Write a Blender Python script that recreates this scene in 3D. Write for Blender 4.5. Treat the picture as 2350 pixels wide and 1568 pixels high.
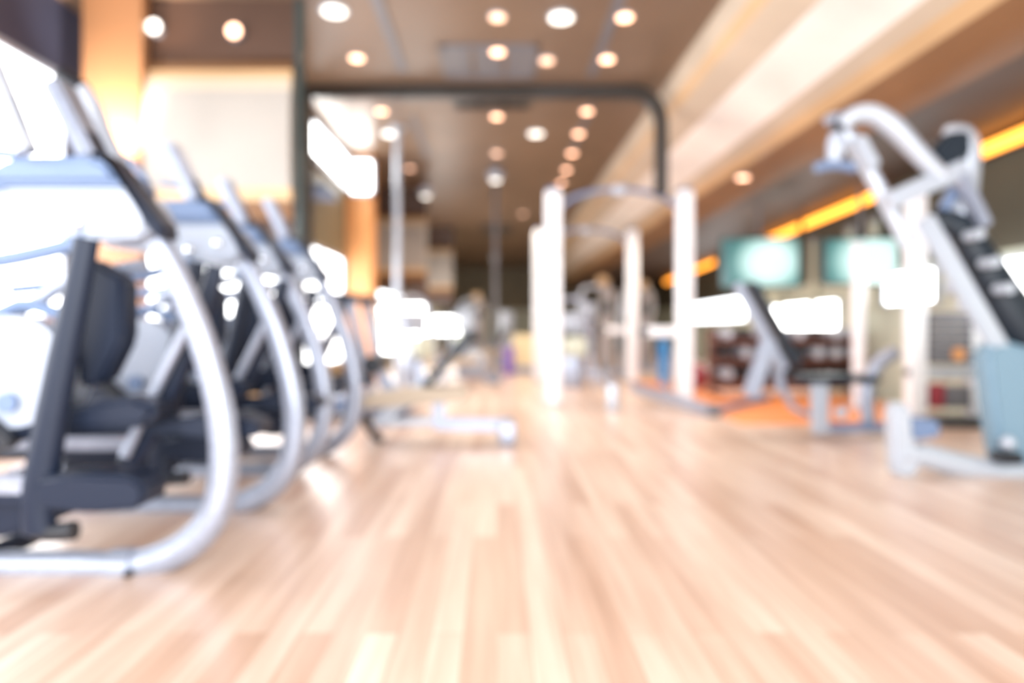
import bpy, bmesh, math, random
from mathutils import Vector, Matrix
random.seed(4)
for o in list(bpy.data.objects): bpy.data.objects.remove(o)
SC = bpy.context.scene
COL = SC.collection

# ------------------------------------------------------------------ camera, world, exposure
F, CX, CY, CH = 1567.0, 1140.0, 750.0, 0.8      # focal length in px, vanishing point, camera height
cd = bpy.data.cameras.new('camera'); cam = bpy.data.objects.new('camera', cd); COL.objects.link(cam)
cam.location = (0, 0, CH); cam.rotation_euler = (math.pi/2, 0, 0)
cd.sensor_width = 36; cd.lens = F/2350*36
cd.shift_x = (1175-CX)/2350; cd.shift_y = -(784-CY)/2350
cd.clip_start = 0.05; cd.clip_end = 200
cd.dof.use_dof = True; cd.dof.focus_distance = 0.7; cd.dof.aperture_fstop = cd.lens/16.4
SC.camera = cam
SC.view_settings.view_transform = 'Standard'; SC.view_settings.look = 'None'
SC.view_settings.gamma = 1; SC.view_settings.use_curve_mapping = False
SC.view_settings.exposure = 0.95
w = bpy.data.worlds.new('world'); SC.world = w; w.use_nodes = True
wb = w.node_tree.nodes['Background']; wb.inputs[0].default_value = (0.86, 0.93, 1.0, 1); wb.inputs[1].default_value = 1.0
WIN = 3.6          # brightness of the daylight panes

def area(name, loc, rot, sx, sy, power, col=(1, 1, 1)):
    l = bpy.data.lights.new(name, 'AREA'); l.shape = 'RECTANGLE'; l.size = sx; l.size_y = sy
    l.energy = power; l.color = col
    o = bpy.data.objects.new(name, l); COL.objects.link(o); o.location = loc; o.rotation_euler = rot
    return o
# added fill lamp behind the camera, as if from an unseen window wall
area('back_fill', (0.3, -2.6, 1.7), (math.radians(90), 0, 0), 5.5, 2.6, 290, (0.93, 0.96, 1.0))

# ------------------------------------------------------------------ helpers
def at(px, py, Y): return Vector(((px-CX)/F*Y, Y, CH+(CY-py)/F*Y))

def mat(name, col, rough=0.5, metal=0.0, emis=None, strength=0, noise=None, bump=0, coat=0):
    m = bpy.data.materials.new(name); m.use_nodes = True
    nt = m.node_tree; b = nt.nodes['Principled BSDF']
    b.inputs['Base Color'].default_value = (*col, 1); b.inputs['Roughness'].default_value = rough
    b.inputs['Metallic'].default_value = metal
    if coat: b.inputs['Coat Weight'].default_value = coat
    if emis: b.inputs['Emission Color'].default_value = (*emis, 1); b.inputs['Emission Strength'].default_value = strength
    if noise or bump:
        tc = nt.nodes.new('ShaderNodeTexCoord'); n = nt.nodes.new('ShaderNodeTexNoise')
        n.inputs['Scale'].default_value = noise or 20; nt.links.new(tc.outputs['Object'], n.inputs['Vector'])
        if noise:
            r = nt.nodes.new('ShaderNodeValToRGB')
            r.color_ramp.elements[0].position = .3; r.color_ramp.elements[1].position = .7
            r.color_ramp.elements[0].color = (*[c*.86 for c in col], 1); r.color_ramp.elements[1].color = (*[min(1, c*1.1) for c in col], 1)
            nt.links.new(n.outputs['Fac'], r.inputs['Fac']); nt.links.new(r.outputs['Color'], b.inputs['Base Color'])
        if bump:
            bp = nt.nodes.new('ShaderNodeBump'); bp.inputs['Strength'].default_value = bump
            nt.links.new(n.outputs['Fac'], bp.inputs['Height']); nt.links.new(bp.outputs['Normal'], b.inputs['Normal'])
    return m

def _dull(m, v):
    m.node_tree.nodes['Principled BSDF'].inputs['Specular IOR Level'].default_value = v
def floor_mat():
    m = bpy.data.materials.new('wood planks'); m.use_nodes = True; nt = m.node_tree; N = nt.nodes.new; L = nt.links.new
    b = nt.nodes['Principled BSDF']; tc = N('ShaderNodeTexCoord')
    mp = N('ShaderNodeMapping'); mp.inputs['Rotation'].default_value = (0, 0, math.pi/2); L(tc.outputs['Object'], mp.inputs['Vector'])
    br = N('ShaderNodeTexBrick'); L(mp.outputs['Vector'], br.inputs['Vector'])
    br.inputs['Scale'].default_value = 1; br.inputs['Brick Width'].default_value = 1.3; br.inputs['Row Height'].default_value = 0.085
    br.inputs['Mortar Size'].default_value = 0.0012; br.offset = 0.37
    br.inputs['Color1'].default_value = (0.57, 0.385, 0.29, 1); br.inputs['Color2'].default_value = (0.80, 0.65, 0.555, 1)
    br.inputs['Mortar'].default_value = (0.46, 0.30, 0.20, 1)
    m2 = N('ShaderNodeMapping'); m2.inputs['Scale'].default_value = (26, 1.3, 1); L(tc.outputs['Object'], m2.inputs['Vector'])
    n = N('ShaderNodeTexNoise'); n.inputs['Scale'].default_value = 1.0; n.inputs['Detail'].default_value = 5; L(m2.outputs['Vector'], n.inputs['Vector'])
    r = N('ShaderNodeValToRGB'); r.color_ramp.elements[0].position = .3; r.color_ramp.elements[1].position = .72
    r.color_ramp.elements[0].color = (0.80, 0.73, 0.66, 1); r.color_ramp.elements[1].color = (1.1, 1.1, 1.08, 1); L(n.outputs['Fac'], r.inputs['Fac'])
    mx = N('ShaderNodeMix'); mx.data_type = 'RGBA'; mx.blend_type = 'MULTIPLY'; mx.inputs[0].default_value = 1
    L(br.outputs['Color'], mx.inputs[6]); L(r.outputs['Color'], mx.inputs[7]); L(mx.outputs[2], b.inputs['Base Color'])
    b.inputs['Roughness'].default_value = 0.36; b.inputs['Coat Weight'].default_value = .5; b.inputs['Coat Roughness'].default_value = .3
    return m

M = dict(
    floor=floor_mat(),
    ceiling=mat('brown ceiling', (0.17, 0.108, 0.068), .36, noise=1.2),
    darkbrown=mat('dark brown lacquer', (0.075, 0.038, 0.024), .35, noise=1.5),
    lowceil=mat('low ceiling brown', (0.075, 0.045, 0.033), .5, noise=1.5),
    panellit=mat('beige lit panel middle', (0.36, 0.325, 0.29), .6, noise=1.1),  # lit middle of the facing panels, brightness put into the colour
    olivedark=mat('dark olive wall', (0.085, 0.075, 0.05), .5, noise=1.5),
    cream2=mat('cream window-lit band', (0.82, 0.78, 0.74), .4, noise=1.3),  # window-lit middle of the bulkhead, painted as its own tone
    midbrown=mat('mid brown shaded veneer', (0.20, 0.098, 0.044), .42, noise=1.1),  # also the painted shaded edges of bulkhead and panels
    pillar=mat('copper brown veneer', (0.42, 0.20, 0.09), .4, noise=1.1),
    tan=mat('tan veneer', (0.56, 0.37, 0.20), .42, noise=1.1),  # also the painted light falloff of bulkhead and panels
    beige=mat('beige falloff band', (0.52, 0.43, 0.33), .5, noise=1.1),
    navy=mat('navy wall', (0.035, 0.04, 0.075), .5, noise=2),
    post=mat('white powder coat', (0.86, 0.88, 0.92), .3),
    olive=mat('olive brown wall', (0.20, 0.165, 0.095), .5, noise=1.5),
    pale=mat('pale green white wall', (0.60, 0.64, 0.53), .45, noise=1.5),
    orangewood=mat('orange veneer', (0.75, 0.34, 0.12), .4, noise=1.2),
    trimblack=mat('black frame', (0.028, 0.022, 0.018), .3),
    trimteal=mat('dark teal edge', (0.03, 0.05, 0.05), .3),
    silver=mat('silver paint', (0.345, 0.375, 0.46), .33, .45, bump=.03, noise=60),
    silverlite=mat('light silver paint', (0.46, 0.50, 0.57), .3, .25),
    white=mat('white plastic', (0.38, 0.42, 0.50), .3),
    chrome=mat('chrome', (0.8, 0.84, 0.9), .12, 1.0),
    slate=mat('blue grey plastic', (0.14, 0.20, 0.33), .45),
    bluegrey=mat('blue grey shroud', (0.17, 0.27, 0.35), .35),
    dark=mat('dark navy plastic', (0.008, 0.014, 0.032), .45),
    black=mat('black rubber', (0.012, 0.014, 0.02), .4),
    pad=mat('black vinyl pad', (0.018, 0.025, 0.035), .32),
    screen=mat('dark screen', (0.02, 0.05, 0.055), .08, coat=.6),
    orange=mat('orange rubber mat', (0.80, 0.27, 0.08), .4, noise=4),
    redbrown=mat('red brown rack', (0.16, 0.06, 0.04), .45),
    shell=mat('warm grey plastic', (0.30, 0.27, 0.27), .4),
    maroon=mat('maroon plate', (0.30, 0.03, 0.05), .4),
    plate=mat('grey weight plate', (0.14, 0.14, 0.16), .4),
    purple=mat('purple foam', (0.22, 0.12, 0.50), .5),
    cream=mat('cream cabinet', (0.85, 0.72, 0.45), .5),
    blue=mat('blue foam', (0.03, 0.25, 0.62), .5),
    window=mat('daylight pane', (1, 1, 1), .2, emis=(0.95, 0.98, 1.0), strength=WIN),
    windowsoft=mat('shaded daylight pane', (1, 1, 1), .2, emis=(0.90, 0.95, 1.0), strength=1.9),
    windowhot=mat('sunny daylight pane', (1, 1, 1), .2, emis=(1.0, 1.0, 0.97), strength=6),
    warm=mat('warm lamp', (1, .7, .5), .4, emis=(1.0, 0.50, 0.30), strength=3.2),
    warmdim=mat('dimmed warm lamp', (1, .7, .5), .4, emis=(1.0, 0.55, 0.36), strength=1.4),
    cool=mat('white lamp', (1, 1, 1), .4, emis=(1.0, 0.93, 0.80), strength=1.4),
    strip=mat('orange strip lamp', (1, .5, .1), .4, emis=(1.0, 0.33, 0.035), strength=2.2),
)

_dull(M['dark'], .28); _dull(M['pad'], .3)
class G:
    """collects shapes, then links them as ONE mesh object"""
    def __init__(s, org=(0, 0, 0)): s.bm = bmesh.new(); s.o = Vector(org)
    def _xf(s, vs, mtx): bmesh.ops.transform(s.bm, matrix=mtx, verts=vs)
    def box(s, c, size, rot=(0, 0, 0), bev=0.0):
        r = bmesh.ops.create_cube(s.bm, size=1); vs = r['verts']
        bmesh.ops.scale(s.bm, vec=Vector(size), verts=vs)
        if bev:
            es = list({e for v in vs for e in v.link_edges})
            rb = bmesh.ops.bevel(s.bm, geom=es, offset=bev, segments=3, affect='EDGES', profile=.5)
            vs = list({v for f in rb['faces'] for v in f.verts} | {v for v in vs if v.is_valid})
        m = Matrix.Translation(Vector(c)-s.o)
        for i, ax in enumerate('XYZ'): pass
        from mathutils import Euler
        s._xf(vs, m @ Euler(rot).to_matrix().to_4x4()); return s
    def span(s, a, b, bev=0.0):
        a = Vector(a); b = Vector(b)
        return s.box((a+b)/2, [abs(x) for x in (b-a)], bev=bev)
    def tube(s, pts, r, seg=14, smooth=3, flat=1.0, cap=True):
        P = [Vector(p)-s.o for p in pts]; R = list(r) if isinstance(r, (list, tuple)) else [r]*len(P)
        if smooth and len(P) > 2:      # Catmull-Rom
            Q = []; RR = []
            for i in range(len(P)-1):
                p0 = P[max(i-1, 0)]; p1 = P[i]; p2 = P[i+1]; p3 = P[min(i+2, len(P)-1)]
                for k in range(smooth):
                    t = k/smooth
                    Q.append(.5*((2*p1)+(p2-p0)*t+(2*p0-5*p1+4*p2-p3)*t*t+(3*p1-p0-3*p2+p3)*t**3)); RR.append(R[i]*(1-t)+R[i+1]*t)
            Q.append(P[-1]); RR.append(R[-1]); P, R = Q, RR
        rings = []; up = None
        for i, p in enumerate(P):
            d = (P[min(i+1, len(P)-1)]-P[max(i-1, 0)]).normalized()
            if up is None:
                up = Vector((0, 1, 0)) if abs(d.y) < .9 else Vector((0, 0, 1))
            u = (up-d*up.dot(d)).normalized(); v = d.cross(u); up = u
            rings.append([s.bm.verts.new(p+(u*math.cos(2*math.pi*k/seg)*flat+v*math.sin(2*math.pi*k/seg))*R[i]) for k in range(seg)])
        for a, b in zip(rings, rings[1:]):
            for k in range(seg): s.bm.faces.new((a[k], a[(k+1) % seg], b[(k+1) % seg], b[k]))
        if cap: s.bm.faces.new(rings[0][::-1]); s.bm.faces.new(rings[-1])
        return s
    def beam(s, a, b, wd, ht, bev=.006):
        """rectangular bar a->b, wd across the horizontal, ht across the other way"""
        a = Vector(a); b = Vector(b); d = b-a; L = d.length
        r = bmesh.ops.create_cube(s.bm, size=1); vs = r['verts']
        bmesh.ops.scale(s.bm, vec=Vector((L, wd, ht)), verts=vs)
        if bev:
            es = list({e for v in vs for e in v.link_edges})
            rb = bmesh.ops.bevel(s.bm, geom=es, offset=min(bev, wd*.3, ht*.3), segments=2, affect='EDGES')
            vs = list({v for f in rb['faces'] for v in f.verts} | {v for v in vs if v.is_valid})
        x = d.normalized(); y = Vector((0, 0, 1)).cross(x)
        y = Vector((0, 1, 0)) if y.length < 1e-3 else y.normalized()
        if abs(x.y) < .05 and abs(x.x)+abs(x.z) > .9: y = Vector((0, 1, 0)); y = (y-x*y.dot(x)).normalized()
        z = x.cross(y)
        m = Matrix((x, y, z)).transposed().to_4x4(); m.translation = (a+b)/2-s.o
        s._xf(vs, m); return s
    def prism(s, poly, y0, y1, bev=0.0):
        """outline in x,z pulled from y0 to y1"""
        f = s.bm.faces.new([s.bm.verts.new(Vector((x, y0, z))-s.o) for x, z in poly])
        e = bmesh.ops.extrude_face_region(s.bm, geom=[f]); nv = [g for g in e['geom'] if isinstance(g, bmesh.types.BMVert)]
        bmesh.ops.translate(s.bm, vec=(0, y1-y0, 0), verts=nv)
        if bev:
            al = list(f.verts)+nv if f.is_valid else nv
            es = list({e for v in al if v.is_valid for e in v.link_edges})
            bmesh.ops.bevel(s.bm, geom=es, offset=bev, segments=3, affect='EDGES')
        return s
    def disc(s, c, r, depth, axis='Z', r2=None, seg=28):
        q = bmesh.ops.create_cone(s.bm, cap_ends=True, segments=seg, radius1=r, radius2=r if r2 is None else r2, depth=depth)
        rot = {'Z': Matrix(), 'X': Matrix.Rotation(math.pi/2, 4, 'Y'), 'Y': Matrix.Rotation(math.pi/2, 4, 'X')}[axis]
        s._xf(q['verts'], Matrix.Translation(Vector(c)-s.o) @ rot); return s
    def ball(s, c, r, sc=(1, 1, 1)):
        q = bmesh.ops.create_uvsphere(s.bm, u_segments=20, v_segments=12, radius=r)
        bmesh.ops.scale(s.bm, vec=Vector(sc), verts=q['verts']); s._xf(q['verts'], Matrix.Translation(Vector(c)-s.o)); return s
    def build(s, name, m, parent=None, loc=None, **tags):
        bmesh.ops.recalc_face_normals(s.bm, faces=s.bm.faces)
        me = bpy.data.meshes.new(name); s.bm.to_mesh(me); s.bm.free()
        me.materials.append(M[m] if isinstance(m, str) else m)
        for p in me.polygons: p.use_smooth = True
        try: me.set_sharp_from_angle(angle=math.radians(35))
        except Exception: pass
        o = bpy.data.objects.new(name, me); COL.objects.link(o)
        if parent: o.parent = parent
        else: o.location = s.o
        for k, v in tags.items(): o[k] = v
        return o

def thing(name, label, cat, loc=(0, 0, 0), group=None, rz=0):
    o = bpy.data.objects.new(name, None); COL.objects.link(o); o.location = loc; o.rotation_euler = (0, 0, rz)
    o['label'] = label; o['category'] = cat
    if group: o['group'] = group
    return o
def struct(g, name, m, parent=None):
    o = g.build(name, m, parent)
    if not parent: o['kind'] = 'structure'
    return o
def dup(root, loc, label, rz=0, group=None, scale=None, skip=()):
    r = root.copy(); COL.objects.link(r); r.location = loc; r.rotation_euler = (0, 0, rz); r['label'] = label
    if scale: r.scale = (scale,)*3
    if group: r['group'] = group
    for ch in [c for c in bpy.data.objects if c.parent == root]:
        if ch.name.split('.')[0] in skip: continue
        c = ch.copy(); COL.objects.link(c); c.parent = r
        for g in [q for q in bpy.data.objects if q.parent == ch]:
            d = g.copy(); COL.objects.link(d); d.parent = c
    return r

# ------------------------------------------------------------------ the setting
CZ, XR, XL, XF = 3.2, 1.67, -3.2, -2.1         # ceiling height, ceiling's right edge, left window wall, left wall of the far half
YB, YE = -2.8, 28.0
struct(G().span((XL-.1, YB, -.1), (6.6, YE, 0)), 'floor', 'floor')
struct(G().span((XL-.1, YB, CZ), (XR+.02, YE, CZ+.12)), 'ceiling', 'ceiling')
struct(G().span((3.0, YB, 2.35), (6.6, YE, 2.47)), 'ceiling_right', 'lowceil')
# curved bulkhead between the high and the low ceiling
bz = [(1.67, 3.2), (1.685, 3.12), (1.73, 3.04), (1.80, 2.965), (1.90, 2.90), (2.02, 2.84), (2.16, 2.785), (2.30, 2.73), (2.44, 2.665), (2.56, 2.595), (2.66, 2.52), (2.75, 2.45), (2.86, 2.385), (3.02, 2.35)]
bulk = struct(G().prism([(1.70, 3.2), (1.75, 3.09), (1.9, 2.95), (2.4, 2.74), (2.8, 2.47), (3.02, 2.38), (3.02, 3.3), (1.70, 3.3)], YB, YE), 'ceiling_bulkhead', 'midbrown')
for a, b, m_ in ((0, 2, 'beige'), (2, 3, 'tan'), (3, 5, 'beige'), (5, 8, 'cream2'), (8, 9, 'beige'), (9, 10, 'tan'), (10, 13, 'midbrown')):  # bands paint the window-lit middle and its falloff into the colours
    lo = bz[a:b+1]; G().prism(lo+[(x+.03, z+.03) for x, z in lo[::-1]], YB, YE).build('light_falloff_band', m_, bulk)
# left wall in front of the pillar, window opening between sill and head
def wall_x(name, m, x0, x1, y0, y1, holes, zt=CZ):
    """wall along y with rectangular holes (ya,yb,za,zb)"""
    g = G(); ys = y0
    for ya, yb, za, zb in sorted(holes):
        if ya > ys: g.span((x0, ys, 0), (x1, ya, zt))
        if za > 0: g.span((x0, ya, 0), (x1, yb, za))
        if zb < zt: g.span((x0, ya, zb), (x1, yb, zt))
        ys = yb
    if ys < y1: g.span((x0, ys, 0), (x1, y1, zt))
    return struct(g, name, m)
nwin = [0]
def window_x(x, ya, yb, za, zb, side, m='window', mull=1):
    nwin[0] += 1; n = nwin[0]
    w_ = G((x, (ya+yb)/2, (za+zb)/2)); t = .025
    w_.span((x-.03, ya, za), (x+.03, ya+2*t, zb)).span((x-.03, yb-2*t, za), (x+.03, yb, zb))
    w_.span((x-.03, ya, za), (x+.03, yb, za+2*t)).span((x-.03, ya, zb-2*t), (x+.03, yb, zb))
    for k in range(1, mull):
        y = ya+(yb-ya)*k/mull; w_.span((x-.03, y-t, za), (x+.03, y+t, zb))
    fr = struct(w_, 'window_%d' % n, 'silverlite')
    gp = G((x, (ya+yb)/2, (za+zb)/2)); gp.span((x-.012, ya+.03, za+.03), (x+.002, yb-.03, zb-.03)); gp.build('window_pane', m, fr)
    return fr
def window_y(y, xa, xb, za, zb, m='window', mull=1):
    nwin[0] += 1; n = nwin[0]; org = ((xa+xb)/2, y, (za+zb)/2)
    w_ = G(org); t = .02
    w_.span((xa, y-.03, za), (xa+2*t, y+.03, zb)).span((xb-2*t, y-.03, za), (xb, y+.03, zb))
    w_.span((xa, y-.03, za), (xb, y+.03, za+2*t)).span((xa, y-.03, zb-2*t), (xb, y+.03, zb))
    for k in range(1, mull):
        x = xa+(xb-xa)*k/mull; w_.span((x-t, y-.03, za), (x+t, y+.03, zb))
    fr = struct(w_, 'window_%d' % n, 'silverlite')
    gp = G(org); gp.span((xa+.02, y-.004, za+.02), (xb-.02, y+.01, zb-.02)); gp.build('window_pane', m, fr)
    return fr

wall_x('wall_left', 'navy', XL-.1, XL, YB, 6.9, [(-2.2, .9, .25, 2.62), (1.05, 5.12, .25, 2.68), (5.4, 6.7, .25, 2.4)])
window_x(XL-.05, -2.2, .9, .25, 2.62, 1, 'windowsoft', mull=2)
window_x(XL-.05, 1.05, 5.12, .25, 2.68, 1, mull=3)
window_x(XL-.05, 5.4, 6.7, .25, 2.4, 1)
# facing wall behind the cross-trainers with a low window
g = G(); g.span((XL, 6.9, 1.45), (XF, 7.0, CZ)).span((XL, 6.9, 0), (XF, 7.0, .3)).span((XL, 6.9, .3), (-3.1, 7.0, 1.45)).span((-2.15, 6.9, .3), (XF, 7.0, 1.45))
struct(g, 'wall_left_return', 'tan')
window_y(6.95, -3.1, -2.15, .3, 1.45)
# far left wall
wall_x('wall_left_far', 'olive', XF-.1, XF, 7.0, YE, [(7.12, 9.45, .3, 1.77), (12.2, 15.8, .5, 1.5)])
window_x(XF-.05, 7.12, 9.45, .3, 1.77, 1, mull=2)
window_x(XF-.05, 12.2, 15.8, .5, 1.5, 1, mull=3)
window_x(XF+.035, 7.05, 9.45, 2.68, 3.14, 1, m='windowhot')
g = G(); g.span((XF, YE-.1, 0), (6.6, YE, CZ)); struct(g, 'wall_back', 'olive')
g = G(); g.span((XF, YE-.14, 0), (6.1, YE-.1, 1.5)); struct(g, 'wall_back_panel', 'pale')
# right wall runs outwards: from (3.85, YB) to (6.2, YE)
WA, WB = Vector((3.62, 0, 0)), Vector((6.15, 28, 0))
def wx(y): return WA.x+(WB.x-WA.x)*(y/28.0)
wdir = (WB-WA).normalized(); wang = math.atan2(wdir.y, wdir.x)
def on_wall(y, z, off=0.0):
    n = Vector((-wdir.y, wdir.x, 0)); return Vector((wx(y), y, z))+n*off
def wall_slab(g, y0, y1, z0, z1, off, th):
    a = on_wall(y0, 0, off); b = on_wall(y1, 0, off); c = (a+b)/2; c.z = (z0+z1)/2
    g.box(c, ((b-a).length, th, z1-z0), (0, 0, wang)); return g
struct(wall_slab(G(), YB, YE, 1.42, 2.35, -.05, .1), 'wall_right_upper', 'olivedark')
struct(wall_slab(G(), YB, YE, 0, 1.42, -.05, .1), 'wall_right', 'pale')
def window_r(y0, y1, z0, z1, m='windowhot'):
    nwin[0] += 1; g = G(); wall_slab(g, y0, y1, z0, z0+.03, .03, .05); wall_slab(g, y0, y1, z1-.03, z1, .03, .05)
    wall_slab(g, y0, y0+.04, z0, z1, .03, .05); wall_slab(g, y1-.04, y1, z0, z1, .03, .05)
    f = struct(g, 'window_%d' % nwin[0], 'silverlite')
    wall_slab(G(), y0+.02, y1-.02, z0+.02, z1-.02, .02, .02).build('window_pane', m, f)
window_r(8.7, 11.4, .72, 1.16); window_r(6.45, 7.5, 1.02, 1.38); window_r(4.9, 6.1, .95, 1.36, 'window')
window_r(13, 18, .9, 1.4, 'window')
window_y(11.80, -2.06, -1.22, .97, 1.22, 'windowhot'); window_y(11.80, -2.02, -1.30, .32, .95, 'windowhot'); window_y(16.4, -2.05, -.86, .60, 1.06, 'windowhot')

struct(G().span((XF, 17, 0), (XF+.03, YE-.2, 2.3)), 'wall_left_end', 'pale')
# hanging facing panels: brown top, curved middle painted lit beige, brown base
def curved_panel(n, Y, x0, x1, z0, full=False):
    g = G(); th = .08
    g.span((x0, Y, 2.76), (x1, Y+th, CZ)); o = struct(g, 'wall_panel_%d' % n, 'darkbrown')
    # bulging section; lit beige middle and shaded brown edges painted as colour bands
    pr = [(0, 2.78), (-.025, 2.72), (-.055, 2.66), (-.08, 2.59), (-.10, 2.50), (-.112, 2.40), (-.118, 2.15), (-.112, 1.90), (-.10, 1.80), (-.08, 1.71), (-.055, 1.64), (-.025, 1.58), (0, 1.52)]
    for a, b, m_ in ((0, 1, 'darkbrown'), (1, 2, 'midbrown'), (2, 3, 'tan'), (3, 4, 'beige'), (4, 8, 'panellit'), (8, 9, 'tan'), (9, 11, 'midbrown'), (11, 12, 'darkbrown')):
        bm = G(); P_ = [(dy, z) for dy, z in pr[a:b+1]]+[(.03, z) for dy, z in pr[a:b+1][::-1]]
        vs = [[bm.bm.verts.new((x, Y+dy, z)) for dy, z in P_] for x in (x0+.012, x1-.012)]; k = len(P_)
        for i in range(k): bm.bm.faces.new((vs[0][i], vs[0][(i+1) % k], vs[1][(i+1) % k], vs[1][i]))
        bm.bm.faces.new(vs[0]); bm.bm.faces.new(vs[1][::-1]); bm.build('light_falloff_band', m_, o)
    G().span((x0, Y, z0), (x1, Y+th, 1.54)).build('panel_base', 'darkbrown', o)
    return o
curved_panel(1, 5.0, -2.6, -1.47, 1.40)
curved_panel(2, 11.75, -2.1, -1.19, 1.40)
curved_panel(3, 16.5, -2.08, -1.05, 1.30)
g = G(); g.span((-1.47, 4.98, 0), (-1.43, 5.1, CZ)); struct(g, 'trim_2', 'trimteal').name = 'trim_panel_edge'
# pillar by the window wall
g = G(); g.span((-2.96, 4.87, 0), (-2.53, 4.98, CZ), bev=.01); struct(g, 'pillar_window', 'pillar')
t = thing('added_uplight', 'small added uplight brightening the copper brown pillar, unseen behind the nearest cross-trainer', 'wall lamp', (-2.62, 4.80, 1.72))  # added lamp, out of view, to brighten the pillar front
G().span((-.06, -.10, -.05), (.06, .066, .03), bev=.01).build('lamp_housing', 'plate', t); G().disc((0, -.05, .033), .035, .006).build('diffuser', 'warm', t)  # housing and diffuser of the added uplight
def spot(name, loc, rot, e, col, ang, soft=.05):
    l = bpy.data.lights.new(name, 'SPOT'); l.energy = e; l.color = col; l.spot_size = math.radians(ang); l.spot_blend = .9; l.shadow_soft_size = soft
    o = bpy.data.objects.new(name, l); COL.objects.link(o); o.location = loc; o.rotation_euler = rot
spot('added_uplight_beam', (-2.62, 4.68, 1.80), (math.radians(180-14), math.radians(-6), 0), 170, (1, .84, .70), 62)  # beam of the added pillar lamp
for x, y in ((0, 9.5), (-.5, 12.5), (.5, 15.5), (0, 19), (0, 23), (2.6, 9.4), (3.8, 12.5)):
    spot('downlight_beam', (x, y, 3.15 if x < 2 else 2.3), (0, 0, 0), 120 if x < 2 else 60, (1, .86, .68), 160, .08)
for x, y, e in ((0, 4.4, 130), (1.1, 5.6, 150), (-.9, 5.9, 90), (0, 7.4, 170), (2.4, 5.2, 60), (2.6, 7.2, 80)):
    spot('downlight_beam', (min(x, 1.3) if x < 2 else x, y, 3.14 if x < 2 else (2.5 if x < 2.5 else 2.42)), (0, 0, 0), e*.42, (1, .90, .84), 140, .08)
g = G(); g.span((-2.1, 9.5, 0), (-1.74, 9.9, CZ)); struct(g, 'pillar_far', 'orangewood')
window_y(9.46, -2.05, -1.70, 2.62, 3.12, 'windowhot')
g = G(); g.span((XF, 7.3, 2.25), (-1.85, 7.9, 2.33)); struct(g, 'trim_ledge', 'slate')

# rounded black portal across the room
def portal():
    g = G(); w_, y0, y1 = .12, 6.76, 6.88; x0, x1, zt, r = -1.97, 1.70, CZ-.005, .36
    out = [(x0, 1.5), (x0, zt)]; inn = [(x0+w_, 1.5), (x0+w_, zt-w_)]
    for k in range(9):
        a = math.pi/2*(1-k/8); out.append((x1-r+r*math.cos(a), zt-r+r*math.sin(a))); inn.append((x1-r+(r-w_)*math.cos(a), zt-r+(r-w_)*math.sin(a)))
    out.append((x1, 2.12)); inn.append((x1-w_, 2.12))
    v = [[g.bm.verts.new((x, y, z)) for x, z in P] for y in (y0, y1) for P in (out, inn)]
    a, b, c, d = v
    for i in range(len(a)-1):
        for p, q in ((a, b), (b, d), (d, c), (c, a)):
            g.bm.faces.new((p[i], p[i+1], q[i+1], q[i]))
    return struct(g, 'trim_portal', 'trimblack')
portal()
# dark slots in the ceiling
for i, (x0, x1, y0, y1) in enumerate([(-.92, -.84, 4.6, 6.4), (.86, .94, 4.6, 6.5), (-1.0, -.94, 7.8, 9.6), (1.0, 1.06, 7.4, 9.5)]):
    struct(G().span((x0, y0, CZ-.012), (x1, y1, CZ+.001)), 'trim_slot_%d' % (i+1), 'plate')

# ------------------------------------------------------------------ ceiling lamps and vents
def lamp(px, py, zc, kind, label, group):
    Y = F*(zc-CH)/(CY-py); X = (px-CX)/F*Y
    r = .085 if kind == 'cool' else .055
    t = thing('ceiling_light', label, 'ceiling light', (X, Y, zc), group)
    g = G(); g.tube([(0, 0, 0), (0, 0, -.014)], r*1.25, 24, 0); g.build('lamp_ring', 'silverlite', t)
    G().disc((0, 0, -.017), r, .012, 'Z').build('diffuser', kind, t)
    return Y
warm = [(1434, 36), (819, 130), (1142, 116), (1393, 133), (876, 253), (1140, 265), (1347, 253), (1328, 305), (1313, 350), (1300, 388), (1288, 418)]
names = ['in the top row near the right ceiling slot', 'left of the ceiling, above the black portal bar', 'in the middle of the ceiling, just above the black portal bar',
         'above the right half of the black portal bar', 'left, just below the black portal bar', 'in the middle, right below the dark vent',
         'first of the receding right hand row below the portal bar', 'second of the receding right hand row', 'third of the receding right hand row',
         'fourth of the receding right hand row', 'last and lowest of the right hand row, over the rack post']
for (x, y), n in zip(warm, names): lamp(x, y, CZ, 'warm', 'small round orange downlight '+n, 'orange downlights')
dim = [(1142, 36, 'at the very top of the middle'), (1255, 136, 'right of the pale vent'), (940, 385, 'left, beside the hanging pole'), (858, 470, 'low left, beside the lit pillar'),
       (955, 474, 'low left, over the far beige panel'), (1200, 490, 'low in the middle, beyond the pendant pole'), (1140, 350, 'in the middle, above the white pendant')]
for x, y, n in dim: lamp(x, y, CZ, 'warmdim', 'faint round brownish downlight '+n, 'faint downlights')
cool = [(767, 22, 'in the top left near the panel edge'), (1288, 37, 'at the top, right of the middle'), (1230, 305, 'below the dark vent to its right'), (895, 305, 'left, behind the silver pole')]
for x, y, n in cool: lamp(x, y, CZ, 'cool', 'larger white round ceiling light '+n, 'white ceiling lights')
lamp(1705, 405, 2.35, 'warm', 'small orange downlight alone under the curved beige bulkhead', 'low ceiling downlights')
lamp(1938, 492, 2.35, 'cool', 'small pale light beside the orange strip, the left of the pair', 'low ceiling downlights')
lamp(2012, 486, 2.35, 'cool', 'small pale light beside the orange strip, the right of the pair', 'low ceiling downlights')
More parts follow.
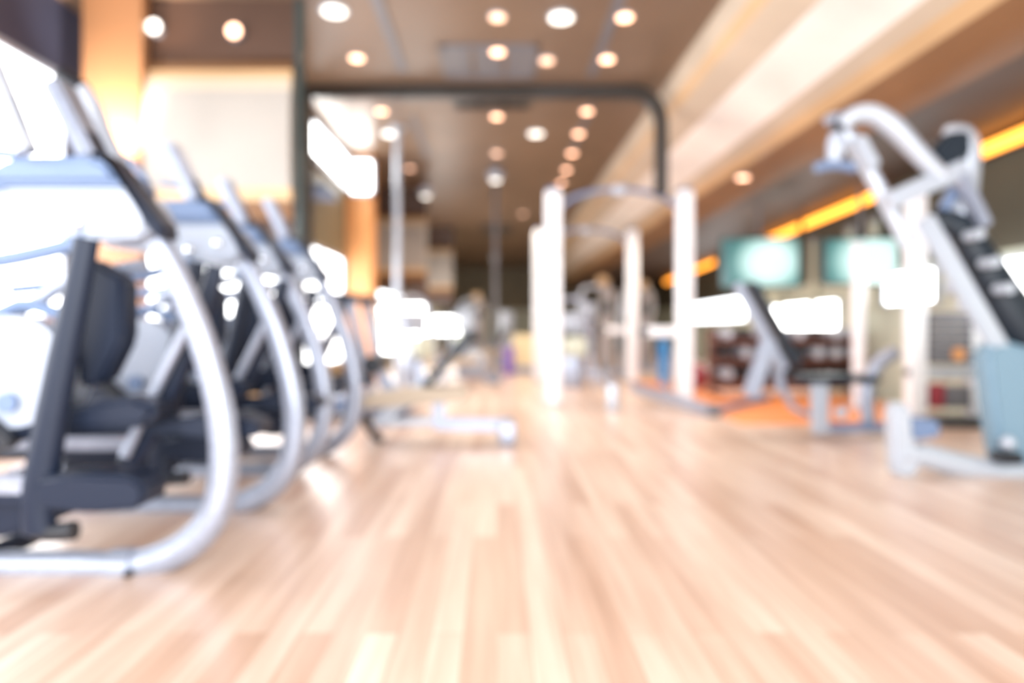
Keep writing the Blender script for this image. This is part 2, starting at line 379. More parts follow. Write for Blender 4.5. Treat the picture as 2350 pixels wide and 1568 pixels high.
# two spots on the dark board over the beige panel
for px, py, m_, lb in ((357, 65, 'cool', 'pale round spot lamp at the left end of the dark board'), (540, 75, 'warm', 'orange round spot lamp in the middle of the dark board')):
    p = at(px, py, 4.97)
    t = thing('spot_lamp', lb, 'spot lamp', p, 'spots on the dark board')
    g = G(); g.disc((0, 0, 0), .06, .05, 'Y'); g.build('lamp_housing', 'plate', t); G().disc((0, -.03, 0), .046, .012, 'Y').build('diffuser', m_, t)
def vent(name, label, x0, x1, y0, y1, m_, drop=.02):
    t = thing(name, label, 'ceiling vent', ((x0+x1)/2, (y0+y1)/2, CZ)); a, b = (x1-x0)/2, (y1-y0)/2
    g = G(); t_ = .035
    g.span((-a, -b, -drop), (a, -b+t_, 0)).span((-a, b-t_, -drop), (a, b, 0)).span((-a, -b, -drop), (-a+t_, b, 0)).span((a-t_, -b, -drop), (a, b, 0))
    g.build('vent_frame', m_, t)
    for k in range(3):
        c = -a+(k+.5)*(2*a)/3; G().span((c-a/3+.02, -b+t_, -drop*.6), (c+a/3-.02, b-t_, 0)).build('vent_grille', 'trimblack' if 'dark' in label else 'plate', t)
vent('ceiling_vent', 'pale grey recessed ceiling vent just above the black portal bar', -.50, .36, 5.8, 6.55, 'plate')
vent('ceiling_vent', 'dark three-part ceiling vent just below the black portal bar', -.46, .36, 7.02, 7.32, 'trimblack', .07)
vent('ceiling_vent', 'small dark far ceiling vent in front of the last lamps', -.35, .35, 16.2, 17.2, 'trimblack', .05)

def pole(name, label, px, py, Y, zb, r, m_='silverlite'):
    X = (px-CX)/F*Y; t = thing(name, label, 'pole', (X, Y, zb))
    G().tube([(0, 0, 0), (0, 0, CZ-zb)], r, 12, 0).build('pole_shaft', m_, t)
    G().disc((0, 0, CZ-zb-.02), r*2.2, .03).build('ceiling_cap', m_, t); G().disc((0, 0, .015), r*2.4, .03).build('foot_plate', m_, t)
pole('steel_pole', 'slim silver pole from floor to ceiling at the left, glinting in window light', 912, 300, 8.2, 0, .04)
pole('steel_pole', 'thin pale pole in the middle of the aisle below the pendant lamp', 1137, 420, 11.4, 0, .035, 'plate')
def pendant(label, px, py, Y, s=1):
    p = at(px, py, Y); t = thing('pendant_lamp', label, 'pendant lamp', p)
    G().tube([(0, 0, .1*s), (0, 0, CZ-p.z)], .008, 8, 0).build('cord', 'plate', t)
    G().tube([(0, 0, .10*s), (0, 0, .05*s), (0, 0, -.02*s), (0, 0, -.08*s)], [.04*s, .12*s, .13*s, .08*s], 20, 2).build('lamp_shade', 'white', t)
    G().disc((0, 0, -.085*s), .07*s, .02).build('diffuser', 'cool', t)
pendant('white pendant lamp hanging in the middle of the far ceiling', 1137, 402, 10.4)
pendant('white pendant lamp at the left, over the far beige panel', 977, 440, 10.8, .9)
pendant('small white pendant lamp far down the aisle', 1136, 590, 18, .9)

# orange strip lamps along the right wall
for (y0, y1, lb) in ((2.9, 6.25, 'glowing orange strip lamp high on the right wall, nearest piece at the photo edge'), (7.48, 9.8, 'glowing orange strip lamp above the right television, second piece'),
                     (10.0, 11.7, 'short glowing orange strip lamp above the left television, third piece'), (15.4, 22.5, 'glowing orange strip lamp seen behind the squat rack post, far piece')):
    c = on_wall((y0+y1)/2, 2.26, .05); t = thing('strip_lamp', lb, 'strip lamp', c, 'orange strip lamps', wang)
    L_ = (on_wall(y1, 0)-on_wall(y0, 0)).length
    G().box((0, .012, 0), (L_, .05, .12)).build('lamp_tray', 'redbrown', t); G().box((0, .045, -.0), (L_-.02, .02, .1)).build('diffuser', 'strip', t)

# ------------------------------------------------------------------ cross-trainers
def E(px, py): return ((px-CX)/700+.857, CH+(CY-py)/700)
def make_trainer():
    t = thing('cross_trainer', '', 'exercise machine', (0, 0, 0), 'cross-trainers along the windows')
    def T(P, y=0): return [Vector((E(*p)[0], y, E(*p)[1])) for p in P]
    def PR(P): return [E(*p) for p in P]
    g = G(); g.tube(T([(-560, 1296), (-250, 1299), (0, 1300), (180, 1300), (300, 1300), (380, 1282), (450, 1243), (500, 1180), (521, 1090), (520, 990), (500, 880), (468, 770), (425, 660), (385, 575), (350, 500)]),
                    [.051]*7+[.051, .050, .049, .047, .045, .042, .039, .036], 18, 4, flat=.85)
    g.build('main_frame', 'silver', t)
    g = G(); a, b = T([(268, 1300), (318, 1298)]); g.tube([a, b], .057, 18, 0); fj = g.build('frame_joint', 'silver', t)
    bolt = G(); p = T([(322, 1304)])[0]; bolt.disc((p.x, -.052, p.z), .012, .02, 'Y'); bolt.build('bolt', 'black', fj)
    # cross foot at the left end
    p = T([(-540, 1300)])[0]; G().tube([(p.x, -.24, .045), (p.x, .24, .045)], .042, 14, 0).build('rear_foot', 'silver', t)
    p = T([(150, 1300)])[0]; G().tube([(p.x-.25, -.0, .045), (p.x-.25, .24, .045)], .035, 14, 0).build('cross_foot', 'dark', t)
    # console housing
    G().prism(PR([(-60, 470), (60, 395), (110, 378), (262, 378), (300, 392), (345, 442), (60, 442), (0, 480)]), -.13, .13, .02).build('top_cover', 'slate', t)
    ch_ = G().prism(PR([(-40, 484), (60, 444), (345, 444), (378, 490), (392, 530), (372, 552), (270, 560), (200, 548), (60, 520), (-30, 512)]), -.11, .11, .018).build('console_housing', 'white', t)
    G().prism(PR([(262, 372), (290, 365), (425, 535), (418, 560), (395, 545), (300, 388)]), -.125, -.0, .012).build('console_edge', 'dark', t)
    for k, (bx, by) in enumerate([(238, 524), (322, 505)]):
        p = T([(bx, by)])[0]; G().ball((p.x, -.115, p.z), .022).build('knob', 'chrome', ch_)
    # display: slab tilted back
    a, b = T([(206, 372), (118, 196)]); dp = G().beam(a+Vector((0.035, 0, 0)), b+Vector((.035, 0, 0)), .13, .055, .012).build('display', 'silver', t)
    a, b = T([(246, 372), (158, 205)]); G().beam(a, b, .09, .02, .006).build('display_back', 'dark', dp)
    # side hand rests
    G().tube(T([(120, 240), (150, 300), (178, 385)], -.2), .010, 8, 3).build('handle_edge', 'dark', t)
    # swinging arms, near and far
    for s, P in ((-1, [(-200, -10), (-60, 50), (0, 92), (56, 130), (100, 225), (165, 385)]), (1, [(60, 120), (110, 160), (140, 205), (165, 270), (200, 340), (225, 395)])):
        mh = G().tube(T(P, s*.2), .032, 12, 3).build('moving_handle', 'silverlite', t)
        q = T(P[:2], s*.2); G().tube([q[0], q[1]], .034, 12, 0).build('hand_grip', 'black', mh)
    G().tube(T([(-80, 215), (10, 235), (60, 275), (95, 330), (80, 362), (20, 360)], -.05), .016, 12, 3).build('fixed_grip', 'slate', t)
    # sloping pedal arms (dark)
    G().tube(T([(270, 560), (248, 680), (215, 840), (185, 1000), (168, 1120), (170, 1190)], -.15), [.038, .041, .046, .05, .052, .05], 16, 3, flat=.75).build('lower_arm', 'dark', t)
    G().tube(T([(150, 1178), (190, 1190), (245, 1186)], -.15), .03, 12, 2).build('arm_pivot', 'black', t)
    G().tube(T([(455, 600), (420, 720), (370, 830), (310, 960), (240, 1090)], .17), [.03, .034, .04, .042, .042], 14, 3, flat=.75).build('lower_arm', 'dark', t)
    G().tube(T([(430, 700), (380, 800), (330, 900), (255, 1060)], .10), .018, 12, 2).build('push_rod', 'silver', t)
    # foot plates on rails
    G().prism(PR([(185, 1068), (250, 1058), (380, 1062), (412, 1080), (415, 1112), (400, 1132), (300, 1140), (190, 1130)]), -.21, -.05, .014).build('pedal', 'dark', t)
    G().prism(PR([(395, 972), (450, 958), (560, 968), (590, 985), (585, 1010), (470, 1015), (395, 1005)]), .06, .22, .012).build('pedal', 'dark', t)
    G().beam(*T([(-420, 1088), (215, 1090)], -.13), .06, .055).build('pedal_rail', 'silver', t)
    G().beam(*T([(-420, 1125), (260, 1120)], -.13), .05, .035).build('rail_shadow_bar', 'dark', t)
    G().beam(*T([(-300, 1010), (400, 990)], .14), .06, .05).build('pedal_rail', 'dark', t)
    # flywheel and casing
    c = T([(70, 850)])[0]
    fw = G().disc((c.x, .0, c.z), .178, .16, 'Y', seg=48).build('flywheel_cover', 'white', t)
    p = T([(70, 918)])[0]; G().disc((p.x, -.085, p.z), .032, .03, 'Y').build('hub', 'slate', fw)
    G().prism(PR([(-420, 960), (-100, 1010), (60, 950), (210, 925), (330, 905), (400, 930), (360, 975), (200, 985), (60, 1010), (-60, 1060), (-420, 1070)]), -.07, .07, .02).build('lower_casing', 'dark', t)
    G().prism(PR([(-330, 740), (-90, 720), (40, 742), (-60, 780), (-120, 850), (-120, 960), (-360, 960)]), -.09, .09, .02).build('rear_casing', 'slate', t)
    G().beam(*T([(-30, 905), (90, 1010)], -.1), .05, .04).build('crank', 'black', t)
    G().prism(PR([(-150, 1140), (30, 1120), (140, 1130), (150, 1190), (20, 1225), (-150, 1235)]), -.1, .12, .015).build('base_casing', 'dark', t)
    # link tubes across the middle
    for (P, r, m_, y) in (([(-300, 640), (0, 610), (120, 590), (240, 560)], .026, 'slate', -.08), ([(-200, 800), (20, 700), (120, 640), (300, 600)], .024, 'silver', .12),
                          ([(-40, 760), (60, 700), (150, 720), (200, 740)], .022, 'slate', -.02)):
        G().tube(T(P, y), r, 12, 3).build('link_arm', m_, t)
    G().prism(PR([(215, 590), (300, 640), (300, 780), (250, 880), (200, 890), (190, 760)]), -.03, .08, .015).build('mast_cover', 'dark', t)
    return t
TX = -.857
trainer = make_trainer()
trainer.location = (TX-.012, 2.24, 0); trainer['label'] = 'silver and dark cross-trainer with a curved tube frame, nearest the camera at the left'
for y, x, lb in ((2.98, TX, 'silver cross-trainer second from the camera, its slanted screen against the beige panel'), (3.69, TX-.05, 'silver cross-trainer third from the camera in the row'),
              (4.25, TX, 'farthest silver cross-trainer, beside the weight bench with the dark back')):
    dup(trainer, (x, y, 0), lb, skip=('moving_handle', 'hand_grip', 'handle_edge'))

# ------------------------------------------------------------------ squat racks
def make_rack():
    t = thing('squat_rack', '', 'squat rack', (0, 0, 0), 'squat racks'); H = 2.18; W = 1.34; g = G
    for s in (0, 1):
        x = s*W
        ps = G().span((x-.08, -.07, .02), (x+.08, .07, H), bev=.02).build('post', 'post', t)
        G().span((x-.07, -.065, H-.002), (x+.07, .065, H+.03), bev=.01).build('post_cap', 'slate', ps)
        G().span((x-.05, -.062, 0), (x+.05, .8, .08), bev=.012).build('base_rail', 'silverlite', t)
        G().beam((x, .74, .07), (x, .05, .80), .05, .06).build('brace', 'silverlite', t)
        for z in (.95, 1.15, 1.35, 1.55): G().tube([(x, -.06, z), (x, -.13, z), (x, -.15, z+.03)], .012, 8, 2).build('bar_hook', 'chrome', ps)
    G().tube([(0.05, 0, H-.18), (.22, 0, H-.06), (.45, 0, H), (.67, 0, H+.02), (.9, 0, H), (1.12, 0, H-.06), (W-.05, 0, H-.18)], .026, 12, 4).build('pull_up_bar', 'slate', t)
    G().span((.6, -.05, H-.04), (.74, .05, H+.06), bev=.015).build('center_grip', 'white', t)
    G().span((W-.42, -.04, .70), (W-.06, .04, .80), bev=.01).build('side_arm', 'post', t)
    G().disc((W-.42, 0, .75), .05, .10, 'X').build('arm_cap', 'black', t)
    return t
rack = make_rack(); rack.location = (.575, 6.96, 0); rack['label'] = 'white squat rack with an arched top bar, the nearer and larger one'
dup(rack, (.61, 9.83, 0), 'white squat rack standing behind the larger rack, seen between its posts')
# slanting feet on the right of the near rack
t = thing('leg_press_base', 'low silver angled floor frame at the foot of the right rack post', 'machine base', (1.8, 6.1, 0))
G().beam((-.35, 1.1, .16), (.12, .02, .05), .09, .09).build('front_leg', 'silver', t)
G().beam((.12, .02, .04), (1.1, 1.2, .04), .06, .05).build('side_rail', 'slate', t)
G().disc((.13, 0, .045), .07, .09, 'X').build('foot_cap', 'plate', t)
t = thing('weight_plate_post', 'short white upright stub on the floor between the rack posts', 'machine post', (1.09, 6.45, 0))
G().span((-.05, -.05, 0), (.05, .05, .26), bev=.015).build('stub', 'silverlite', t); G().beam((0, 0, .23), (.05, 1.2, .3), .08, .07).build('arm', 'silver', t)

# ------------------------------------------------------------------ benches
def bench_left():
    Y = 4.73; loc = Vector(((1005-CX)/F*Y, Y, 0)); t = thing('weight_bench', 'silver framed adjustable bench with dark backrest, in the middle left of the floor', 'bench', loc)
    def P(px, py, dy=0): v = at(px, py, Y)-loc; v.y += dy; return v
    G().beam(P(995, 972), P(1172, 976), .09, .085, .015).build('base_tube', 'silver', t)
    G().span(P(1145, 965, -.18), P(1182, 1012, .18), bev=.012).build('front_foot', 'silver', t)
    G().beam(P(880, 972, .02), P(1000, 968, .02), .06, .05).build('base_link', 'silverlite', t)
    G().beam(P(1007, 965), P(1007, 890), .07, .08, .012).build('upright', 'silver', t)
    G().beam(P(862, 975), P(972, 880), .08, .085, .012).build('slanted_leg', 'silverlite', t)
    G().tube([P(842, 945, -.15), P(858, 985, -.1), P(872, 1008, 0)], .03, 12, 3).build('rear_foot', 'black', t)
    G().prism([(P(835, 0).x, P(0, 935).z), (P(835, 0).x, P(0, 905).z), (P(960, 0).x, P(0, 885).z), (P(1075, 0).x, P(0, 888).z), (P(1075, 0).x, P(0, 915).z)], -.16, .16, .015).build('seat', 'beige', t)
    a, b = P(975, 890), P(1078, 765); G().beam(a, b, .28, .06, .02).build('backrest', 'pad', t)
    G().beam(a+Vector((-.02, 0, .04)), P(960, 830), .06, .05).build('backrest_support', 'silver', t)
    G().disc(P(862, 836, .0), .065, .3, 'Y').build('leg_roller', 'black', t)
    G().beam(P(862, 840), P(905, 895), .05, .05).build('roller_arm', 'silver', t)
    return t
bl = bench_left()
def bench_right():
    Y = 4.95; loc = Vector(((1900-CX)/F*Y, Y, 0)); t = thing('incline_bench', 'silver incline bench with raised black backrest, right of the squat rack', 'bench', loc)
    def P(px, py, dy=0): v = at(px, py, Y)-loc; v.y += dy; return v
    G().beam(P(1716, 650), P(1822, 835), .26, .05, .018).build('backrest', 'pad', t)
    G().beam(P(1690, 652), P(1800, 850), .07, .06, .012).build('back_frame', 'silver', t)
    G().beam(P(1830, 868), P(2000, 868), .28, .055, .02).build('seat', 'pad', t)
    G().beam(P(1765, 778), P(1722, 910, .0), .09, .10, .012).build('leg', 'silver', t)
    G().beam(P(1790, 790, .15), P(1815, 905, .15), .06, .06, .012).build('leg', 'silver', t)
    G().beam(P(1880, 875), P(1882, 996), .08, .11, .012).build('leg', 'silverlite', t)
    G().tube([P(2012, 985, .1), P(2006, 930, .1), P(2010, 880, .1), P(2035, 835, .1), P(2075, 810, .1)], .05, 14, 3).build('leg', 'silver', t)
    G().beam(P(1880, 985, .05), P(2045, 983, .05), .07, .06).build('base_tube', 'slate', t)
    G().tube([P(1815, 905, .1), P(1835, 940, .1), P(1880, 960, .1)], .025, 12, 3).build('brace', 'silver', t)
    G().ball(P(1922, 945, -.05), .045).build('adjust_knob', 'silverlite', t)
    return t
bench_right()
dup(bl, (-.5, 9.4, 0), 'pale weight bench in the distance beyond the dark-backed bench', rz=.4)
dup(bl, (.0, 12.5, 0), 'tiny far weight bench near the purple roller', rz=-.3)

# ------------------------------------------------------------------ big machine on the right
def big_machine():
    Y = 3.69; loc = Vector(((2300-CX)/F*Y, Y, 0)); t = thing('pulldown_machine', 'large silver and blue grey pulldown machine with black pad at the right edge', 'exercise machine', loc)
    def P(px, py, dy=0): v = at(px, py, Y)-loc; v.y += dy; return v
    def T(L_, dy=0): return [P(a, b, dy) for a, b in L_]
    def PR(L_): return [(P(a, b).x, P(a, b).z) for a, b in L_]
    G().tube(T([(2062, 1040), (2120, 1046), (2200, 1068), (2290, 1083), (2420, 1086), (2650, 1086)]), .065, 16, 3, flat=.9).build('base_tube', 'silverlite', t)
    G().prism(PR([(2036, 925), (2080, 925), (2086, 1010), (2110, 1040), (2092, 1092), (2046, 1092), (2040, 1040)]), -.05, .05, .02).build('end_foot', 'silverlite', t)
    G().prism(PR([(2085, 955), (2150, 965), (2155, 1000), (2100, 1010), (2085, 1000)]), -.02, .1, .01).build('foot_shell', 'slate', t)
    # inclined beam and padded column
    G().beam(P(2120, 500), P(2310, 830), .05, .10, .012).build('inclined_beam', 'silverlite', t)
    G().tube(T([(2165, 498), (2215, 515), (2262, 580), (2312, 665), (2360, 740), (2440, 830)], .06), [.05, .075, .09, .105, .12, .13], 16, 3, flat=.8).build('pad_column', 'pad', t)
    for a, b in ((2205, 545), (2240, 607), (2272, 665)):
        p = P(a, b, -.10); G().disc(p, .028, .10, 'Y', seg=20).build('peg', 'silverlite', t)
    G().prism(PR([(2250, 800), (2290, 780), (2360, 800), (2700, 830), (2700, 1080), (2290, 1075), (2275, 1000), (2262, 900)]), -.05, .10, .03).build('shroud', 'bluegrey', t)
    G().prism(PR([(2262, 1030), (2310, 1030), (2312, 1056), (2262, 1056)]), -.13, -.02, .01).build('rubber_stop', 'black', t)
    p = P(2285, 1010, -.09); G().ball(p, .035).build('adjust_knob', 'silverlite', t)
    # tall posts
    G().tube(T([(2215, 300), (2240, 298), (2256, 330), (2250, 420), (2244, 520), (2290, 650)], .12), .066, 14, 3).build('rear_mast', 'silverlite', t)
    G().prism(PR([(2135, 345), (2170, 305), (2225, 300), (2228, 355), (2190, 388), (2150, 380)]), -.02, .14, .02).build('pulley_cover', 'pad', t)
    G().tube(T([(1936, 290), (1952, 268), (2000, 262), (2050, 292), (2110, 355), (2165, 410)], .0), [.035, .045, .056, .058, .05, .045], 14, 3).build('top_arm', 'silverlite', t)
    G().tube(T([(1955, 280), (1985, 330), (2030, 405), (2075, 490), (2110, 560)], .10), .042, 12, 3).build('lower_arm', 'silverlite', t)
    p = P(1992, 345, .06); G().beam(P(1975, 310, .04), P(2015, 382, .04), .06, .075, .012).build('arm_plate', 'silverlite', t)
    G().prism(PR([(1926, 262), (1950, 262), (1948, 295), (1920, 300)]), .0, .08, .008).build('hook_block', 'black', t)
    G().tube(T([(1905, 275), (1930, 262), (1945, 290)], .04), .028, 12, 2).build('pulley_wheel', 'silver', t)
    G().tube(T([(1915, 305), (1920, 330), (1912, 372)], .0), [.028, .052, .035], 14, 3).build('bar_swivel', 'white', t)
    G().tube(T([(1872, 386), (1915, 378), (1962, 386)], .0), .028, 12, 2).build('pull_bar', 'slate', t)
    G().beam(P(2040, 462), P(2215, 384), .07, .095, .012).build('cross_beam', 'silverlite', t)
    G().beam(P(2200, 395), P(2260, 520), .08, .06, .012).build('brace', 'silver', t)
    G().beam(P(2185, 480, .08), P(2215, 420, .08), .06, .05, .012).build('brace', 'slate', t)
    return t
big_machine()
def cable_tower():
    Y = 5.6; loc = Vector(((2170-CX)/F*Y, Y, 0)); t = thing('cable_machine', 'white two-post cable machine with dark weight stack, behind the pulldown machine', 'exercise machine', loc)
    def P(px, py, dy=0): v = at(px, py, Y)-loc; v.y += dy; return v
    G().span(P(2082, 440, -.06), P(2120, 955, .06), bev=.015).build('post', 'post', t)
    G().span(P(2222, 600, -.05), P(2255, 955, .05), bev=.015).build('post', 'post', t)
    G().span(P(2082, 843, -.05), P(2250, 868, .05), bev=.012).build('cross_bar', 'silverlite', t)
    for k in range(7):
        y = 718+k*17; G().span(P(2126, y, -.08), P(2216, y+15, .08), bev=.004).build('weight_plate', 'plate', t)
    G().span(P(2130, 880, -.06), P(2158, 935, .06), bev=.01).build('weight_plate', 'maroon', t, label='maroon plate')
    G().span(P(2162, 885, -.06), P(2218, 935, .06), bev=.01).build('weight_plate', 'plate', t)
    G().disc(P(2183, 812, -.09), .05, .02, 'Y').build('glow_spot', 'orangewood', t)  # mirrored orange lamp glow, painted as a coloured disc
    G().span(P(2120, 958, -.25), P(2262, 984, .25), bev=.015).build('base', 'black', t)
    G().ball(P(2195, 660, 0), .09, (1.1, .8, .8)).build('pulley', 'silverlite', t)
    return t
ct = cable_tower()
# mid-distance machine seen between the rack posts
def stack_machine():
    t = thing('multi_gym', 'grey and brown multi gym tower seen between the white rack posts', 'exercise machine', (1.82, 11.0, 0))
    G().tube([(.0, 0, .12), (-.02, 0, .5), (0, 0, .9), (.03, 0, 1.3), (-.03, 0, 1.48)], [.13, .15, .14, .14, .08], 16, 3, flat=.8).build('tower_shell', 'shell', t)
    G().ball((.0, -.14, 1.12), .1, (.7, .3, 1.6)).build('vent_opening', 'black', t)
    G().ball((-.06, -.02, 1.56), .11, (1, 1, .8)).build('pulley_head', 'tan', t)
    G().span((-.42, -.1, .98), (-.18, .1, 1.2), bev=.03).build('seat_back', 'white', t)
    for k in range(6): G().span((-.40, -.08, .5+k*.07), (-.20, .08, .56+k*.07), bev=.006).build('weight_plate', 'redbrown' if k % 2 else 'plate', t)
    G().span((-.44, -.3, 0), (.2, .3, .1), bev=.02).build('base', 'silver', t)
    G().tube([(-.44, 0, .05), (-.44, 0, 1.3), (-.2, 0, 1.46), (0, 0, 1.5)], .035, 12, 3).build('side_tube', 'silverlite', t)
    return t
sm = stack_machine(); sm.location.y = 11.35
def chest_machine():
    t = thing('chest_press', 'white upholstered chest press with pale teal seat, left of the multi gym', 'exercise machine', (1.0, 9.0, 0))
    G().span((-.17, -.1, .72), (.17, .12, .98), bev=.05).build('head_pad', 'white', t)
    G().span((-.12, -.25, .42), (.16, .1, .66), bev=.04).build('seat', 'pale', t)
    G().span((-.14, -.05, 0), (.14, .08, .45), bev=.02).build('pedestal', 'silver', t)
    G().tube([(-.25, -.3, .03), (-.2, -.2, .5), (-.2, 0, 1.1), (.2, 0, 1.1), (.2, -.2, .5), (.25, -.3, .03)], .03, 12, 3).build('side_frame', 'silver', t)
    return t
cm = chest_machine()
dup(cm, (.12+.9, 13.5, 0), 'small far chest press beside the rear rack', rz=.5)
dup(cm, (-1.05, 8.6, 0), 'white chest press at the left in front of the bright windows', rz=.8)
dup(cm, (-.6, 13.2, 0), 'distant white chest press beyond the left bench', rz=-.5)
dup(sm, (2.7, 12.4, 0), 'far grey multi gym behind the right rack post')
dup(sm, (-.45, 17.0, 0), 'farthest multi gym in the aisle, left of the middle')
# treadmills by the far left windows
def treadmill():
    t = thing('treadmill', 'dark topped treadmill in front of the low bright window', 'treadmill', (-1.5, 6.15, 0))
    G().prism([(-.7, .06), (.75, .06), (.75, .16), (.5, .2), (-.7, .16)], -.38, .38, .02).build('deck', 'slate', t)
    for x in (-.6, .6): G().span((x-.04, -.36, 0), (x+.04, .36, .07), bev=.01).build('foot', 'black', t)
    for s in (-1, 1): G().beam((.45, s*.33, .15), (.25, s*.33, 1.02), .06, .08).build('upright', 'silver', t)
    G().box((.15, 0, 1.06), (.62, .76, .07), (0, .12, 0), bev=.02).build('console', 'dark', t)
    G().tube([(.2, -.36, 1.0), (-.2, -.38, .95), (-.25, -.38, .8)], .022, 10, 3).build('hand_rail', 'black', t)
    return t
tm = treadmill()

# ------------------------------------------------------------------ dumbbell rack, screens, small things
def dumbbell_rack():
    Y = 7.9; t = thing('dumbbell_rack', 'long dark red brown three-tier rack under the right hand screens', 'rack', (3.35, Y, 0)); tz = (.18, .42, .64)
    for z in tz: G().box((0, .0, z), (1.7, .34, .03), bev=.008).build('shelf', 'redbrown', t)
    for x in (-.83, .83):
        G().beam((x, .12, 0), (x, .16, .76), .05, .07).build('side_frame', 'redbrown', t)
        G().span((x-.03, -.25, 0), (x+.03, .25, .05)).build('foot', 'redbrown', t)
    G().box((0, .19, .42), (1.7, .02, .72)).build('back_board', 'redbrown', t)
    first = None; n = 0
    ords = ['first', 'second', 'third', 'fourth', 'fifth', 'sixth', 'seventh', 'eighth', 'ninth']
    tiers = {0: 'bottom', 1: 'middle', 2: 'top'}
    for i, z in enumerate(tz):
        for k in range(8):
            x = 3.35-.72+k*.205; lb = 'dumbbell on the %s shelf of the rack, %s from the left' % (tiers[i], ords[k])
            if first is None:
                first = thing('dumbbell', 'silver headed '+lb, 'dumbbell', (x, Y-.02, z+.085), 'dumbbells on the rack')
                for s in (-1, 1): G().disc((0, s*.09, 0), .06, .08, 'Y', seg=10).build('head', 'silverlite', first)
                G().tube([(0, -.07, 0), (0, .07, 0)], .016, 10, 0).build('handle', 'chrome', first)
                dark = thing('dumbbell', '', 'dumbbell', (0, 0, 0), 'dumbbells on the rack')
                for s in (-1, 1): G().disc((0, s*.09, 0), .06, .08, 'Y', seg=10).build('head', 'black', dark)
                G().tube([(0, -.07, 0), (0, .07, 0)], .016, 10, 0).build('handle', 'chrome', dark); used = False
                continue
            isdark = (k*3+i) % 4 == 1 or i == 0
            src = dark if isdark else first
            lb = ('black headed ' if isdark else 'silver headed ')+lb
            if isdark and not used: dark.location = (x, Y-.02, z+.085); dark['label'] = lb; used = True
            else: dup(src, (x, Y-.02, z+.085), lb)
dumbbell_rack()
def tv_glare():  # bright reflection on the screens, painted as an emission gradient
    m = bpy.data.materials.new('television reflection glow'); m.use_nodes = True; nt = m.node_tree; b = nt.nodes['Principled BSDF']
    b.inputs['Base Color'].default_value = (.02, .05, .05, 1); b.inputs['Roughness'].default_value = .1
    tc = nt.nodes.new('ShaderNodeTexCoord'); mp = nt.nodes.new('ShaderNodeMapping'); mp.inputs['Location'].default_value = (-.22, 0, 0); mp.inputs['Scale'].default_value = (2.1, 1, 2.4)
    g = nt.nodes.new('ShaderNodeTexGradient'); g.gradient_type = 'SPHERICAL'; r = nt.nodes.new('ShaderNodeValToRGB')
    r.color_ramp.elements[0].color = (.05, .15, .15, 1); r.color_ramp.elements[1].color = (.75, 1, .95, 1); r.color_ramp.elements[1].position = .55
    e = r.color_ramp.elements.new(.12); e.color = (.13, .30, .28, 1)
    nt.links.new(tc.outputs['Object'], mp.inputs['Vector']); nt.links.new(mp.outputs['Vector'], g.inputs['Vector']); nt.links.new(g.outputs['Fac'], r.inputs['Fac'])
    nt.links.new(r.outputs['Color'], b.inputs['Emission Color']); b.inputs['Emission Strength'].default_value = .65
    return m
M['tv_glare'] = tv_glare()
def tv(label, x0, x1, y0, y1, Y):
    a = at(x0, y1, Y); b = at(x1, y0, Y); c = (a+b)/2; t = thing('television', label, 'television', c, 'hanging televisions', -.15)
    w_, h_ = (b.x-a.x)/2, (b.z-a.z)/2
    G().box((0, 0, 0), (2*w_, .06, 2*h_), bev=.012).build('casing', 'trimteal', t)
    G().box((0, -.033, 0), (2*w_-.05, .012, 2*h_-.05)).build('screen', M['tv_glare'], t)
    G().tube([(0, .03, h_*.6), (0, .03, 2.35-c.z)], .02, 10, 0).build('ceiling_bracket', 'plate', t)
tv('dark teal television on a ceiling bracket, left of the two', 1655, 1832, 545, 662, 8.6)
tv('dark teal television on a ceiling bracket, right of the two', 1892, 2062, 545, 655, 7.4)
pole_t = thing('lamp_post', 'white vertical pole below the right television', 'pole', (3.55, 6.7, 0))
G().tube([(0, 0, 0), (0, 0, 1.62)], .06, 12, 0).build('pole_shaft', 'post', pole_t); G().disc((0, 0, .01), .12, .02).build('foot_plate', 'silver', pole_t)
for (px, py, Y, lb) in ((2275, 605, 5.0, 'round white wall lamp beside the padded column'),):
    p = on_wall(5.55, 1.36, .12); t = thing('wall_lamp', lb, 'wall lamp', p)
    G().ball((0, 0, 0), .07).build('lamp_globe', 'cool', t); G().tube([(0, 0, 0), (.14, 0, 0)], .02, 8, 0).build('lamp_arm', 'silver', t)
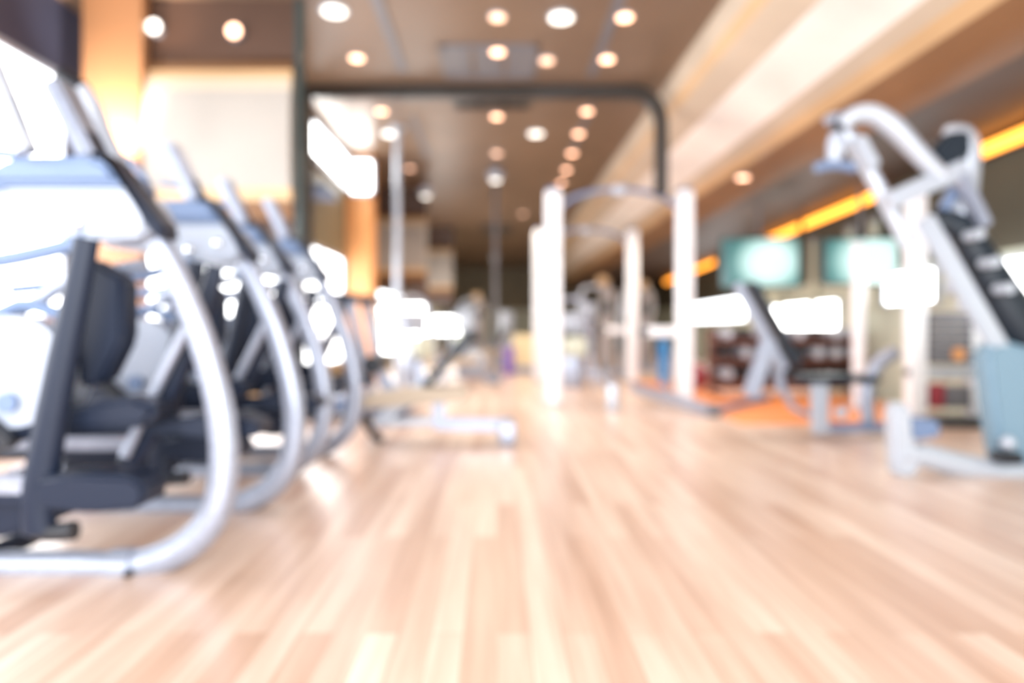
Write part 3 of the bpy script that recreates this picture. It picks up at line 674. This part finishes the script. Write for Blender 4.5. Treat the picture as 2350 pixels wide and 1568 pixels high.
for k, (y, lb) in enumerate(((7.75, 'pale blind panel between the two televisions'), (8.4, 'pale blind panel behind the right television'), (9.6, 'pale blind panel left of centre between the televisions'), (11.0, 'pale blind panel behind the left television'), (12.6, 'pale blind panel near the right rack post, farthest of the row'), (4.05, 'pale vertical blind panel nearest the right edge'), (4.4, 'pale vertical blind panel, second from the right edge'), (4.75, 'pale vertical blind panel next to the round wall lamp'))):
    p = on_wall(y, 1.5, .04); t = thing('blind_panel', lb, 'blind', p, 'blind panels', wang)
    G().box((0, 0, 0), (.22, .02, 1.0), bev=.005).build('fabric', 'pale', t); G().box((0, 0, .52), (.24, .04, .04)).build('head_rail', 'silver', t)

t = thing('floor_mat', 'orange rubber floor mat right of the squat rack', 'mat', (3.0, 8.0, 0)); 
G().span((2.0-3, 5.6-8, 0), (4.0-3, 9.9-8, .012), bev=.004).build('mat_surface', 'orange', t)
t = thing('foam_roller', 'purple foam roller standing in the far middle', 'foam roller', (.2, 11.5, 0)); G().tube([(0, 0, 0), (0, 0, .46)], .085, 20, 0).build('roller_body', 'purple', t); G().disc((0, 0, .462), .04, .01).build('core', 'plate', t)
t = thing('foam_roller', 'blue foam roller leaning upright beside the right rack post', 'foam roller', (2.3, 9.4, 0)); G().tube([(0, 0, 0), (0, 0, .62)], .07, 20, 0).build('roller_body', 'blue', t); G().disc((0, 0, .622), .035, .01).build('core', 'plate', t)
t = thing('storage_cabinet', 'cream cabinet with white base standing in the far middle', 'cabinet', (.46, 11.9, 0))
G().span((-.2, -.2, .0), (.2, .2, .12), bev=.01).build('plinth', 'white', t); G().span((-.19, -.19, .12), (.19, .19, .66), bev=.01).build('body', 'cream', t); G().span((-.17, -.205, .15), (.17, -.19, .63)).build('door', 'cream', t)
t = thing('white_column', 'slim white column standing left of the cream cabinet', 'column', (.2, 13.4, 0))
G().tube([(0, 0, .04), (0, 0, 1.1)], .13, 18, 0).build('column_body', 'white', t); G().disc((0, 0, .02), .2, .04).build('base', 'white', t)
for (x, y, r, m_, lb) in ((-.35, 10.6, .22, 'white', 'white gym ball on the floor in the far middle'), (2.5, 7.0+1.6, .17, 'maroon', 'dark red medicine ball behind the right rack post')):
    t = thing('gym_ball', lb, 'ball', (x, y, 0)); G().ball((0, 0, r), r).build('ball_shell', m_, t); G().disc((r*.0, -r, r), .02, .01, 'Y').build('valve', 'black', t)
